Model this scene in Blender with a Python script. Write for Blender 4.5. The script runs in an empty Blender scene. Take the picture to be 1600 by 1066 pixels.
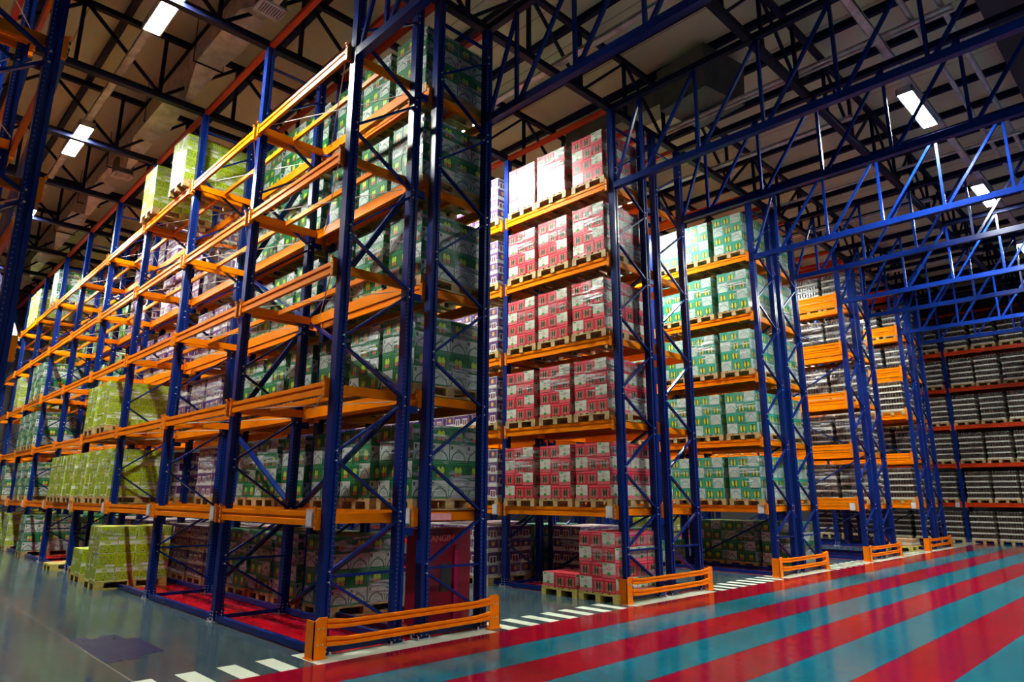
import bpy, math, random
from mathutils import Vector, Matrix
random.seed(7)
scene = bpy.context.scene
C = bpy.context.collection
R = math.radians
PI = math.pi

# ------------------------------------------------------------------ camera
YAW, PITCH, ROLL = 0.7717, 0.2260, 0.0042
CAMPOS = Vector((-3.8638, -6.9376, 1.6636))
fw = Vector((math.sin(YAW)*math.cos(PITCH), math.cos(YAW)*math.cos(PITCH), math.sin(PITCH)))
rt = Vector((math.cos(YAW), -math.sin(YAW), 0))
up = rt.cross(fw)
r2 = rt*math.cos(ROLL) + up*math.sin(ROLL)
u2 = up*math.cos(ROLL) - rt*math.sin(ROLL)
cam = bpy.data.cameras.new('camera'); camo = bpy.data.objects.new('camera', cam); C.objects.link(camo)
camo.matrix_world = Matrix(((r2.x, u2.x, -fw.x, CAMPOS.x), (r2.y, u2.y, -fw.y, CAMPOS.y), (r2.z, u2.z, -fw.z, CAMPOS.z), (0, 0, 0, 1)))
cam.sensor_width = 36.0
cam.lens = 1053.29/1600*36
cam.clip_start = 0.05; cam.clip_end = 200
scene.camera = camo

# ------------------------------------------------------------------ world, exposure
world = bpy.data.worlds.new('world'); scene.world = world; world.use_nodes = True
world.node_tree.nodes['Background'].inputs[0].default_value = (0.4, 0.45, 0.55, 1)
world.node_tree.nodes['Background'].inputs[1].default_value = 0.0
vs = scene.view_settings
vs.view_transform = 'Standard'; vs.look = 'None'; vs.gamma = 1.0; vs.use_curve_mapping = False
vs.exposure = 0.0
LAMP = 640.0            # emission of the fluorescent diffusers
scene.cycles.use_denoising = True
scene.cycles.max_bounces = 7
scene.cycles.diffuse_bounces = 4
scene.cycles.glossy_bounces = 3
scene.cycles.transparent_max_bounces = 16
scene.cycles.transmission_bounces = 2
scene.cycles.caustics_reflective = False
scene.cycles.caustics_refractive = False
scene.cycles.sample_clamp_indirect = 6.0

# ------------------------------------------------------------------ node helper
class S:
    """a value or colour socket with arithmetic"""
    def __init__(s, nt, sock): s.nt = nt; s.k = sock
    def _m(s, op, *a, clamp=False):
        n = s.nt.nodes.new('ShaderNodeMath'); n.operation = op; n.use_clamp = clamp
        for i, x in enumerate((s,)+a):
            if isinstance(x, S): s.nt.links.new(x.k, n.inputs[i])
            else: n.inputs[i].default_value = x
        return S(s.nt, n.outputs[0])
    def __add__(s, o): return s._m('ADD', o)
    def __sub__(s, o): return s._m('SUBTRACT', o)
    def __rsub__(s, o): return (s*-1.0)+o
    def __mul__(s, o): return s._m('MULTIPLY', o)
    def lt(s, o): return s._m('LESS_THAN', o)
    def gt(s, o): return s._m('GREATER_THAN', o)
    def fr(s): return s._m('FRACT')
    def ab(s): return s._m('ABSOLUTE')
    def mx(s, o): return s._m('MAXIMUM', o)
    def mn(s, o): return s._m('MINIMUM', o)
    def sq(s): return s*s
def box(u, v, a, b, c, d): return u.gt(a)*u.lt(b)*v.gt(c)*v.lt(d)
def ell(u, v, cu, cv, ru, rv): return ((((u-cu)*(1/ru)).sq() + ((v-cv)*(1/rv)).sq()).lt(1.0))
def ring(u, v, cu, cv, ru, rv, t): return ell(u, v, cu, cv, ru, rv)*(1.0-ell(u, v, cu, cv, ru*t, rv*t))
def lay(nt, base, items):
    """items: [(mask, rgb)]; returns a colour socket"""
    cur = base
    for m, col in items:
        n = nt.nodes.new('ShaderNodeMix'); n.data_type = 'RGBA'
        nt.links.new(m.k, n.inputs[0])
        for i, x in ((6, cur), (7, col)):
            if isinstance(x, tuple): n.inputs[i].default_value = (*x, 1)
            else: nt.links.new(x, n.inputs[i])
        cur = n.outputs[2]
    return cur
def newmat(name, rough=.5, metal=0.0, coat=0.0, spec=.5):
    m = bpy.data.materials.new(name); m.use_nodes = True; nt = m.node_tree
    b = nt.nodes['Principled BSDF']
    b.inputs['Roughness'].default_value = rough; b.inputs['Metallic'].default_value = metal
    b.inputs['Coat Weight'].default_value = coat; b.inputs['Specular IOR Level'].default_value = spec
    return m, nt, b
def uv(nt):
    t = nt.nodes.new('ShaderNodeTexCoord'); s = nt.nodes.new('ShaderNodeSeparateXYZ')
    nt.links.new(t.outputs['UV'], s.inputs[0])
    return S(nt, s.outputs[0]), S(nt, s.outputs[1])
def xyz(nt, which='Object'):
    t = nt.nodes.new('ShaderNodeTexCoord'); s = nt.nodes.new('ShaderNodeSeparateXYZ')
    nt.links.new(t.outputs[which], s.inputs[0])
    return [S(nt, s.outputs[i]) for i in range(3)]
def noise(nt, scale, detail=3, sc=(1, 1, 1), coord='Object', rough=.5):
    t = nt.nodes.new('ShaderNodeTexCoord'); mp = nt.nodes.new('ShaderNodeMapping'); n = nt.nodes.new('ShaderNodeTexNoise')
    mp.inputs['Scale'].default_value = sc
    nt.links.new(t.outputs[coord], mp.inputs[0]); nt.links.new(mp.outputs[0], n.inputs['Vector'])
    n.inputs['Scale'].default_value = scale; n.inputs['Detail'].default_value = detail; n.inputs['Roughness'].default_value = rough
    return S(nt, n.outputs['Fac'])
def ramp(nt, x, a, b): return ((x-a)*(1.0/(b-a)))._m('ADD', 0.0, clamp=True)
def setc(nt, b, c):
    if isinstance(c, tuple): b.inputs['Base Color'].default_value = (*c, 1)
    else: nt.links.new(c, b.inputs['Base Color'])
def plain(name, col, rough=.5, metal=0.0, var=.25, nscale=3.0, coat=0.0, spec=.5, bump=0.0):
    m, nt, b = newmat(name, rough, metal, coat, spec)
    n = noise(nt, nscale, 4)
    dark = tuple(c*(1-var) for c in col)
    setc(nt, b, lay(nt, col, [(ramp(nt, n, .4, .65), dark)]))
    if bump:
        bp = nt.nodes.new('ShaderNodeBump'); bp.inputs['Strength'].default_value = bump; bp.inputs['Distance'].default_value = .01
        nt.links.new(noise(nt, nscale*12, 3).k, bp.inputs['Height']); nt.links.new(bp.outputs[0], b.inputs['Normal'])
    return m
def speckle(name, col, spot, rough=.3, spec=.22):
    """paint with rows of small punched holes, laid out by a metre-scaled UV"""
    m, nt, b = newmat(name, rough, spec=spec)
    u, v = uv(nt)
    dv = ((v*(1/.05)).fr()-.5)*.05
    msk = None
    for cu in (.024, .096):
        k = ((u-cu).sq() + dv.sq()).lt(.0056**2)
        msk = k if msk is None else msk.mx(k)
    n = noise(nt, 2.0, 4, (1, 1, .3))
    setc(nt, b, lay(nt, col, [(ramp(nt, n, .4, .7), tuple(c*.7 for c in col)), (msk, spot)]))
    return m

M = {}
M['blue'] = plain('blue_paint', (.0022, .018, .160), .22, var=.25, spec=.22)
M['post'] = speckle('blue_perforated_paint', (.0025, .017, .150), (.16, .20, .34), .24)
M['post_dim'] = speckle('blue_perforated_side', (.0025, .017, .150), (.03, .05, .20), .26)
M['darkblue'] = plain('dark_blue_paint', (.003, .006, .035), .45, var=.3, spec=.08)
M['tie'] = speckle('dark_perforated_steel', (.005, .007, .028), (.14, .14, .18), .45, .1)
M['orange'] = plain('orange_paint', (.90, .225, .0003), .36, var=.12, spec=.06)
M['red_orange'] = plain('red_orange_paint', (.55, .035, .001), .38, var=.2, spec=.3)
M['guard'] = plain('guard_orange_paint', (.92, .21, .001), .38, var=.12, nscale=6, spec=.14)
M['bolt'] = plain('zinc_bolt', (.7, .7, .72), .3, .6, var=.1)
M['galv'] = plain('galvanised_sheet', (.58, .59, .52), .42, .3, var=.35, nscale=5)
M['galvdark'] = plain('dull_sheet', (.09, .10, .09), .5, .3, var=.3, nscale=4)
M['cord'] = plain('pale_cord', (.62, .58, .5), .6, var=.1)
M['wood'] = plain('pallet_wood', (.50, .34, .13), .7, var=.4, nscale=9)
M['yellowwood'] = plain('yellow_pallet_wood', (.58, .46, .10), .7, var=.35, nscale=9)
M['white_tray'] = plain('white_tray_card', (.55, .56, .48), .5, var=.15, nscale=8)
M['bottle'] = plain('dark_bottle_glass', (.10, .070, .055), .18, var=.6, nscale=14, coat=.4)
M['bottle_clear'] = plain('clear_bottle_plastic', (.42, .40, .37), .2, var=.5, nscale=20, coat=.5)
M['plate'] = plain('label_plate_white', (.72, .74, .74), .4, var=.05)
M['pinkplate'] = plain('pink_sign_strip', (.85, .35, .37), .5, var=.12, nscale=12)
M['maroon'] = plain('maroon_cabinet_paint', (.20, .004, .018), .3, var=.2)
M['magenta'] = plain('magenta_paint', (.36, .006, .09), .3, var=.2)
M['black'] = plain('black_rubber', (.01, .01, .012), .6, var=.2)
M['concrete_wall'] = plain('grey_wall', (.075, .075, .08), .85, var=.2, nscale=.6)
M['kraft'] = plain('kraft_board', (.36, .22, .12), .8, var=.25)
M['letter'] = plain('pale_red_lettering', (.55, .12, .10), .5, var=.05)

# --- carton printing ---------------------------------------------------------
def cart(name, fn, rough=.38):
    m, nt, b = newmat(name, rough, coat=.06, spec=.3)
    u, v = uv(nt)
    setc(nt, b, fn(nt, u, v)); return m
def edge(u, v, t=.02): return 1.0-box(u, v, t, 1-t, t, 1-t)
def two_bottles(u, v, cv=.38, ru=.075, rv=.26, du=.13, cu=.5):
    return ell(u, v, cu-du, cv, ru, rv).mx(ell(u, v, cu+du, cv, ru, rv))
def red_end(nt, u, v):
    red = (.55, .005, .035)
    return lay(nt, red, [(box(u, v, .14, .86, .1, .72), (.50, .20, .13)), (ring(u, v, .5, .40, .34, .36, .84), (.35, .01, .02)), (two_bottles(u, v, .42, .10, .26, .11), (.010, .035, .018)),
                         (box(u, v, .0, 1, .84, .93), (.80, .09, .12)), (edge(u, v, .03), (.45, .01, .03))])
def red_side(nt, u, v):
    return lay(nt, (.56, .60, .49), [(box(u, v, 0, 1, 0, .24), (.70, .10, .14)), (ell(u, v, .48, .27, .14, .13), (.06, .25, .04)), (box(u, v, .08, .34, .84, .95), (.05, .32, .08)),
                         (box(u, v, .475, .505, .45, .95), (.35, .18, .16)), (ring(u, v, .5, .62, .13, .11, .7), (.6, .12, .14)), (box(u, v, .70, .92, .80, .92), (.60, .66, .56)), (edge(u, v, .02), (.5, .2, .2))])
def green_end(nt, u, v):
    return lay(nt, (.0005, .155, .038), [(box(u, v, .22, .80, .14, .76), (.02, .06, .02)), (ell(u, v, .40, .52, .11, .22).mx(ell(u, v, .62, .52, .11, .22)), (.40, .62, .03)),
                         (ell(u, v, .40, .28, .10, .12).mx(ell(u, v, .63, .28, .09, .12)), (.55, .16, .05)), (box(u, v, .0, 1, .9, .94), (.04, .32, .12)), (edge(u, v, .02), (.003, .08, .03))])
def green_side(nt, u, v):
    return lay(nt, (.46, .52, .46), [(v.lt(.12), (.0005, .155, .038)), (ring(u, v, .5, .10, .42, .52, .86), (.02, .12, .07)), (ell(u, v, .5, .30, .17, .13), (.36, .48, .40)), (box(u, v, .40, .62, .55, .72), (.16, .26, .18)),
                         (box(u, v, .07, .18, .70, .90), (.03, .05, .06)), (edge(u, v, .02), (.2, .35, .25))])
def teal_end(nt, u, v):
    return lay(nt, (.012, .30, .19), [(box(u, v, .18, .84, .1, .74), (.02, .13, .03)), (two_bottles(u, v, .42, .10, .30, .17, .51), (.50, .50, .02)), (box(u, v, .48, .54, .1, .74), (.02, .06, .02)), (edge(u, v, .03), (.03, .25, .18))])
def teal_side(nt, u, v):
    return lay(nt, (.42, .52, .46), [(ring(u, v, .5, .05, .45, .66, .86), (.12, .36, .28)), (ring(u, v, .5, .05, .25, .40, .75), (.30, .46, .36)), (box(u, v, .3, .72, .74, .84), (.30, .42, .38)), (edge(u, v, .025), (.1, .35, .28))])
def scrib(nt, u, v, base, ink, s):
    n = noise(nt, s, 2, (1, 1.3, 1), 'UV')
    k = ((n-.5).ab()).lt(.032)
    return k
def lime_end(nt, u, v):
    return lay(nt, (.40, .54, .0005), [(scrib(nt, u, v, 0, 0, 7)*box(u, v, .1, .92, .2, .86), (.10, .11, .01)), (box(u, v, .45, 1, .05, .20), (.70, .72, .55)), (edge(u, v, .025), (.25, .34, .01))])
def lime_side(nt, u, v):
    return lay(nt, (.42, .56, .001), [(box(u, v, .0, 1, .66, .90)*(1.0-box(u, v, .3, .6, .70, .86)), (.70, .74, .58)), (scrib(nt, u, v, 0, 0, 6)*v.lt(.62), (.09, .12, .01)), (edge(u, v, .03), (.62, .68, .4))])
def purp_end(nt, u, v):
    return lay(nt, (.095, .025, .15), [(v.lt(.22), (.66, .64, .62)), (box(u, v, .18, .82, .20, .66), (.70, .68, .66)), (box(u, v, .26, .46, .12, .58).mx(box(u, v, .54, .74, .12, .58)), (.15, .008, .03)), (v.gt(.93), (.6, .58, .58))])
def purp_side(nt, u, v):
    return lay(nt, (.095, .025, .15), [(v.lt(.26), (.66, .66, .60)), (ell(u, v, .5, .60, .14, .20), (.72, .36, .04)), (v.gt(.94), (.62, .6, .58)), (u.lt(.06).mx(u.gt(.94)), (.4, .33, .45))])
def top_of(col):
    def f(nt, u, v): return lay(nt, col, [((u-.5).ab().lt(.02), tuple(c*.5 for c in col)), (edge(u, v, .02), tuple(c*.6 for c in col))])
    return f
TYPES = {}
for nm, e, s_, t in (('red', red_end, red_side, (.50, .03, .05)), ('green', green_end, green_side, (.02, .16, .06)), ('teal', teal_end, teal_side, (.10, .42, .32)),
                     ('lime', lime_end, lime_side, (.38, .46, .05)), ('purple', purp_end, purp_side, (.45, .42, .45))):
    TYPES[nm] = (cart(nm+'_carton_end_print', e), cart(nm+'_carton_side_print', s_), cart(nm+'_carton_top', top_of(t), .6))

def film_mat(name, lo, hi):
    m = bpy.data.materials.new(name); m.use_nodes = True; nt = m.node_tree; nt.nodes.clear()
    out = nt.nodes.new('ShaderNodeOutputMaterial'); mix = nt.nodes.new('ShaderNodeMixShader')
    tr = nt.nodes.new('ShaderNodeBsdfTransparent'); pr = nt.nodes.new('ShaderNodeBsdfPrincipled')
    pr.inputs['Base Color'].default_value = (.46, .49, .51, 1); pr.inputs['Roughness'].default_value = .22; pr.inputs['Specular IOR Level'].default_value = .9
    n1 = noise(nt, 4.0, 5, (.5, .5, 5.0), 'Object', .65); n2 = noise(nt, 1.6, 2, (1, 1, 1.4))
    f = (ramp(nt, n1, .48, .58)*ramp(nt, n2, .40, .56))*(hi-lo)+lo
    bp = nt.nodes.new('ShaderNodeBump'); bp.inputs['Strength'].default_value = .9; bp.inputs['Distance'].default_value = .03
    nt.links.new(n1.k, bp.inputs['Height']); nt.links.new(bp.outputs[0], pr.inputs['Normal'])
    nt.links.new(f.k, mix.inputs[0]); nt.links.new(tr.outputs[0], mix.inputs[1]); nt.links.new(pr.outputs[0], mix.inputs[2]); nt.links.new(mix.outputs[0], out.inputs[0])
    return m
M['film'] = film_mat('stretch_film', .02, .40)
M['film_thick'] = film_mat('stretch_film_thick', .03, .85)

# --- floor -------------------------------------------------------------------
def floor_mat(name, a, b_, rough, joints=False, spec=.30):
    m, nt, b = newmat(name, rough, coat=.0, spec=spec)
    n = noise(nt, .7, 6, coord='Object', rough=.65); n2 = noise(nt, 6.0, 5, (1, .25, 1), rough=.7)
    items = [(ramp(nt, n, .38, .64), b_), (ramp(nt, n2, .60, .78)*.35, tuple(min(1, c*2.2) for c in a))]
    if joints:
        x, y, z = xyz(nt)
        j = ((x+1.67).ab().lt(.008)).mx((((y-2.77)*(1/4.2)).fr()-.5).ab().gt(.4985)*x.lt(-.1))
        items.append((j, (.20, .19, .17)))
    setc(nt, b, lay(nt, a, items))
    r = ramp(nt, n2, .3, .8)*.14+rough
    nt.links.new(r.k, b.inputs['Roughness'])
    return m
M['f_grey'] = floor_mat('grey_epoxy_floor', (.050, .080, .088), (.030, .056, .070), .09, True, .45)
M['f_teal'] = floor_mat('teal_floor_paint', (.002, .125, .175), (.003, .10, .145), .09)
M['f_red'] = floor_mat('red_floor_paint', (.27, .001, .012), (.21, .001, .014), .09)
M['f_redrow'] = floor_mat('red_row_paint', (.50, .001, .008), (.44, .001, .008), .2)
M['f_white'] = floor_mat('white_floor_paint', (.58, .62, .48), (.50, .54, .42), .3)
M['f_patch'] = floor_mat('navy_floor_patch', (.006, .009, .055), (.012, .016, .06), .25)

def ceil_mat():
    m, nt, b = newmat('cream_ceiling_panels', .8)
    x, y, z = xyz(nt)
    n = noise(nt, .8, 4); s = ((x*(1/1.0)).fr()-.5).ab().gt(.485)
    setc(nt, b, lay(nt, (.56, .60, .36), [(ramp(nt, n, .4, .7), (.48, .52, .32)), (s, (.30, .27, .2))]))
    return m
M['ceiling'] = ceil_mat()
def emis(name, col, st):
    m = bpy.data.materials.new(name); m.use_nodes = True; nt = m.node_tree; nt.nodes.clear()
    o = nt.nodes.new('ShaderNodeOutputMaterial'); e = nt.nodes.new('ShaderNodeEmission')
    e.inputs[0].default_value = (*col, 1); e.inputs[1].default_value = st; nt.links.new(e.outputs[0], o.inputs[0]); return m
M['lamp'] = emis('fluorescent_diffuser', (.96, 1.0, .93), LAMP)

# ------------------------------------------------------------------ mesh helper
class MB:
    def __init__(s): s.v = []; s.f = []; s.mi = []; s.uv = []; s.m = []
    def slot(s, mt):
        if mt not in s.m: s.m.append(mt)
        return s.m.index(mt)
    def face(s, idx, mt, uvs=None):
        s.f.append(idx); s.mi.append(s.slot(mt)); s.uv.append(uvs or [(0, 0)]*len(idx))
    def quad(s, pts, mt, uvs=None):
        i = len(s.v); s.v += [tuple(p) for p in pts]; s.face(list(range(i, i+len(pts))), mt, uvs)
    def box(s, x0, x1, y0, y1, z0, z1, mt, fm=None, unit=False):
        """fm: {'-x','+x','-y','+y','+z','-z'} -> material; UV in metres, or 0..1 when unit"""
        c = [(x0, y0, z0), (x1, y0, z0), (x1, y1, z0), (x0, y1, z0), (x0, y0, z1), (x1, y0, z1), (x1, y1, z1), (x0, y1, z1)]
        i = len(s.v); s.v += c
        X, Y, Z = x1-x0, y1-y0, z1-z0
        for k, idx, a, b in (('-y', (0, 1, 5, 4), X, Z), ('+x', (1, 2, 6, 5), Y, Z), ('+y', (2, 3, 7, 6), X, Z), ('-x', (3, 0, 4, 7), Y, Z), ('+z', (4, 5, 6, 7), X, Y), ('-z', (3, 2, 1, 0), X, Y)):
            if unit: a = b = 1
            s.face([i+j for j in idx], (fm or {}).get(k, mt), [(0, 0), (a, 0), (a, b), (0, b)])
    def bar(s, p, q, w, h, mt, upv=(0, 0, 1)):
        p = Vector(p); q = Vector(q); d = (q-p).normalized(); uu = Vector(upv)
        if abs(d.dot(uu)) > .98: uu = Vector((1, 0, 0))
        a = d.cross(uu).normalized(); b = a.cross(d).normalized(); L = (q-p).length
        i = len(s.v)
        for e in (p, q):
            for sa, sb in ((-1, -1), (1, -1), (1, 1), (-1, 1)): s.v.append(tuple(e+a*sa*w/2+b*sb*h/2))
        for j in range(4):
            k = (j+1) % 4; ww = (w, h, w, h)[j]
            s.face([i+j, i+k, i+4+k, i+4+j], mt, [(0, 0), (.12, 0), (.12, L), (0, L)])
        s.face([i+3, i+2, i+1, i], mt); s.face([i+4, i+5, i+6, i+7], mt)
    def tube(s, p, q, r, mt, n=8):
        p = Vector(p); q = Vector(q); d = (q-p).normalized(); uu = Vector((0, 0, 1)) if abs(d.z) < .95 else Vector((1, 0, 0))
        a = d.cross(uu).normalized(); b = a.cross(d); i = len(s.v)
        for e in (p, q):
            for j in range(n):
                t = 2*PI*j/n; s.v.append(tuple(e+a*math.cos(t)*r+b*math.sin(t)*r))
        for j in range(n):
            k = (j+1) % n; s.face([i+j, i+k, i+n+k, i+n+j], mt)
        s.face([i+j for j in range(n)][::-1], mt); s.face([i+n+j for j in range(n)], mt)
    def prism(s, prof, z0, z1, mt, mts=None):
        """profile in XY extruded along z; UV u runs along each face in metres"""
        n = len(prof); i = len(s.v)
        s.v += [(x, y, z0) for x, y in prof]+[(x, y, z1) for x, y in prof]
        for j in range(n):
            k = (j+1) % n; L = math.dist(prof[j], prof[k])
            s.face([i+j, i+k, i+n+k, i+n+j], (mts or {}).get(j, mt), [(0, 0), (L, 0), (L, z1-z0), (0, z1-z0)])
        s.face([i+j for j in range(n)][::-1], mt); s.face([i+n+j for j in range(n)], mt)
    def mesh(s, name, bevel=0):
        me = bpy.data.meshes.new(name); me.from_pydata(s.v, [], s.f)
        for mt in s.m: me.materials.append(mt)
        me.polygons.foreach_set('material_index', s.mi)
        l = me.uv_layers.new(name='UVMap'); flat = [c for f in s.uv for p in f for c in p]
        l.data.foreach_set('uv', flat); me.update(); me.validate()
        return me
def ob(name, me, parent=None, loc=(0, 0, 0), rot=(0, 0, 0)):
    o = bpy.data.objects.new(name, me); C.objects.link(o)
    if parent is not None: o.parent = parent
    o.location = loc; o.rotation_euler = rot; return o
def tag(o, label, cat, group=None):
    o['label'] = label; o['category'] = cat
    if group: o['group'] = group
    return o
def thing(name, label, cat, loc=(0, 0, 0), group=None, rot=(0, 0, 0)):
    return tag(ob(name, None, None, loc, rot), label, cat, group)
def struct(name, mb, loc=(0, 0, 0)):
    o = ob(name, mb.mesh(name), None, loc); o['kind'] = 'structure'; return o

# ------------------------------------------------------------------ dimensions
BAY, PITCHX, FD, GAP = 2.8, 5.411, 1.06, .26
ROWD = 2*FD+GAP
LV = (0.0, 1.48, 2.95, 4.42, 5.88, 7.34)
TOPZ, TRUSS, ROOF = 8.80, 10.10, 10.22
ORD = ('first', 'second', 'third', 'fourth', 'fifth', 'sixth', 'seventh', 'eighth', 'ninth', 'tenth', 'eleventh', 'twelfth')
NUM = ('ground', 'one', 'two', 'three', 'four', 'five')
XA, XB_, XC_, XD_, XE_, XF_ = [PITCHX*i for i in range(6)]
XZ = -PITCHX

# ------------------------------------------------------------------ floor, walls, ceiling
fl = MB()
SY = (-.33, -1.03, -1.68, -2.325, -2.963, -3.60, -4.26, -4.93, -5.60, -6.27, -6.94, -7.61)
X0, X1 = -12.0, 31.0
def fq(x0, x1, y0, y1, mt): fl.quad([(x0, y0, 0), (x1, y0, 0), (x1, y1, 0), (x0, y1, 0)], mt)
# grey aisles and red row strips in front of the stripes' edge
xs = [X0]
for k in range(-1, 6): xs += [PITCHX*k+.05, PITCHX*k+(ROWD if k < 5 else FD)-.05]
xs.append(X1)
for i in range(len(xs)-1):
    red = i % 2 == 1
    if red: fq(xs[i], xs[i+1], .02, 27.0, M['f_redrow'])
    else: fq(xs[i], xs[i+1], .25, 27.0, M['f_grey'])
    if red:
        fq(xs[i], xs[i+1], -.33, .02, M['f_white'])
    else:      # band of short white dashes across the aisle mouth
        w = xs[i+1]-xs[i]; n = max(1, round(w/.37)); p = w/n
        for j in range(n):
            a = xs[i]+j*p
            fq(a, a+p*.52, -.33, .25, M['f_grey']); fq(a+p*.52, a+p, -.33, .25, M['f_white'])
for i in range(len(SY)-1):
    fq(X0, X1, SY[i+1], SY[i], M['f_red'] if i % 2 == 0 else M['f_teal'])
fq(X0, X1, -12, SY[-1], M['f_teal'])
struct('floor', fl)
pm = MB(); pm.quad([(-1.66, 1.20, .002), (-1.34, 1.18, .002), (-1.30, 1.34, .002), (-1.04, 1.36, .002), (-1.04, 2.34, .002), (-1.16, 2.36, .002), (-1.18, 2.72, .002), (-1.34, 2.74, .002), (-1.38, 2.60, .002), (-1.47, 2.60, .002), (-1.50, 2.76, .002), (-1.66, 2.77, .002)], M['f_patch'])
struct('trim_1', pm)
def wall(name, x0, x1, y0, y1, z0, z1, mt):
    b = MB(); b.box(x0, x1, y0, y1, z0, z1, mt); return struct(name, b)
wall('wall_back', X0, X1, 27.0, 27.2, 0, ROOF, M['concrete_wall'])
wall('wall_front', X0, X1, -12.2, -12.0, 0, ROOF, M['concrete_wall'])
wall('wall_left', X0-.2, X0, -12, 27, 0, ROOF, M['concrete_wall'])
wall('wall_right', X1, X1+.2, -12, 27, 0, ROOF, M['concrete_wall'])
wall('ceiling', X0, X1, -12, 27, ROOF+.08, ROOF+.2, M['ceiling'])
wall('wall_bulkhead', X0, X1, -12.0, -5.35, 9.85, ROOF+.08, M['black'])

# purlins (along the racks) and roof trusses (across them)
npl = 1
x = -11.05
while x < X1-1:
    b = MB(); b.box(x-.05, x+.05, -5.35, 27.0, TRUSS+.06, ROOF+.08, M['darkblue'])
    o = ob('roof_purlin', b.mesh('roof_purlin')); o['kind'] = 'structure'
    x += 1.2; npl += 1

def truss_mesh(x0, x1, z0, z1, pitch):
    ch0, ch1, web = MB(), MB(), MB()
    ch0.box(x0, x1, -.06, .06, z0, z0+.12, M['tie']); ch1.box(x0, x1, -.05, .05, z1-.10, z1, M['darkblue'])
    n = int((x1-x0)/pitch)
    for i in range(n+1):
        a = x0+i*pitch+.3
        if a > x1-.2: break
        web.bar((a, 0, z0+.1), (a, 0, z1-.08), .06, .06, M['darkblue'])
        if i % 2 == 0 and a+pitch < x1: web.bar((a+.06, 0, z0+.1), (a+pitch, 0, z1-.08), .05, .05, M['darkblue'])
        elif a+pitch < x1: web.bar((a+.06, 0, z1-.08), (a+pitch, 0, z0+.1), .05, .05, M['darkblue'])
    return ch0.mesh('bottom_chord'), ch1.mesh('top_chord'), web.mesh('web')
tm = truss_mesh(-11.9, 30.9, TOPZ, TRUSS+.06, 1.3527)
for j, k in enumerate(range(-1, 10)):
    t = thing('roof_truss', ['dark lattice roof truss over the striped cross-aisle in front of the racks', 'dark lattice roof truss resting on the racks\' end frames beside the cross-aisle'][j] if j < 2 else
              'dark lattice roof truss across the aisles, %s one behind the rack ends' % ORD[j-2], 'roof truss', (0, BAY*k+.03, 0), 'roof trusses over the racks')
    for nm, me in zip(('bottom_chord', 'top_chord', 'web'), tm): ob(nm, me, t)

# ------------------------------------------------------------------ rack parts (meshes made once, shared)
def post_mesh(h, inner):
    b = MB(); w, d = .06, .06
    prof = [(-w, -d), (-.018, -d), (-.012, -d+.014), (.012, -d+.014), (.018, -d), (w, -d), (w, d), (.018, d), (.012, d-.014), (-.012, d-.014), (-.018, d), (-w, d)]
    n = len(prof); i0 = 0
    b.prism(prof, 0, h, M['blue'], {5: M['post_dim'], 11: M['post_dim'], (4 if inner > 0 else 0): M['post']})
    # hole rows on the narrow lips beside the groove
    return b.mesh('post')
def foot_mesh():
    b = MB(); b.box(-.10, .10, -.085, .085, 0, .012, M['bolt'])
    b.box(-.068, .068, -.068, .068, .012, .16, M['blue'])
    for sx in (-1, 1):
        for sy in (-1, 1): b.tube((sx*.082, sy*.07, .01), (sx*.082, sy*.07, .04), .012, M['bolt'], 6)
    for z in (.05, .09, .13):
        for y in (-.035, .035): b.tube((-.075, y, z), (-.06, y, z), .008, M['bolt'], 6)
        for x in (-.035, .035): b.tube((x, -.075, z), (x, -.06, z), .008, M['bolt'], 6)
    return b.mesh('foot_plate')
def lattice_mesh():
    b = MB(); xa, xb = .11, FD-.11
    zs = [.2, .80, 1.42, 2.10, 2.80, 3.44, 4.20, 4.82, 5.58, 6.20, 6.92, 7.55, 8.25]
    side = 1
    pts = []
    for i, z in enumerate(zs): pts.append((xb if i % 2 == 0 else xa, z))
    for (xp, zp), (xq, zq) in zip(pts, pts[1:]): b.bar((xp, -.02, zp+.055), (xq, -.02, zq-.055), .028, .05, M['blue'], (0, 1, 0))
    for z in (.80, 8.45): b.bar((xa, -.02, z), (xb, -.02, z), .028, .05, M['blue'], (0, 1, 0))
    for xp, z in pts[1:]:
        for dz in (-.055, .055):
            xx = xp-.03 if xp < FD/2 else xp+.03
            b.tube((xx, -.072, z+dz), (xx, -.02, z+dz), .011, M['bolt'], 6)
    b.bar((xa, 0, .05), (xb, 0, .05), .05, .05, M['blue'])
    return b.mesh('bracing')
def beam_mesh(mt, y0=.05, y1=BAY-.05):
    """front face toward -x; origin at the bay's first post, top at z = 0"""
    b = MB()
    prof = [(-.045, -.15), (-.045, -.085), (-.033, -.078), (-.033, -.055), (-.045, -.048), (-.045, 0), (.0, 0), (.0, -.15)]
    i = len(b.v); n = len(prof)
    b.v += [(x, y0+.02, z) for x, z in prof]+[(x, y1-.02, z) for x, z in prof]
    for j in range(n): b.face([i+j, i+(j+1) % n, i+n+(j+1) % n, i+n+j][::-1], mt)
    for ya, yb in ((y0, y0+.055), (y1-.055, y1)):
        b.box(-.058, -.0, ya, yb, -.19, .035, mt)
        for z in (-.165, -.10, -.035, .018): b.tube((-.066, (ya+yb)/2, z), (-.057, (ya+yb)/2, z), .009, M['bolt'], 5)
        b.box(-.075, -.052, ya+.01, yb-.01, .035, .06, mt)
    return b.mesh('beam')
def barm(name, p, q, w, h, mt):
    b = MB(); b.bar(p, q, w, h, mt); return b.mesh(name)
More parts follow.
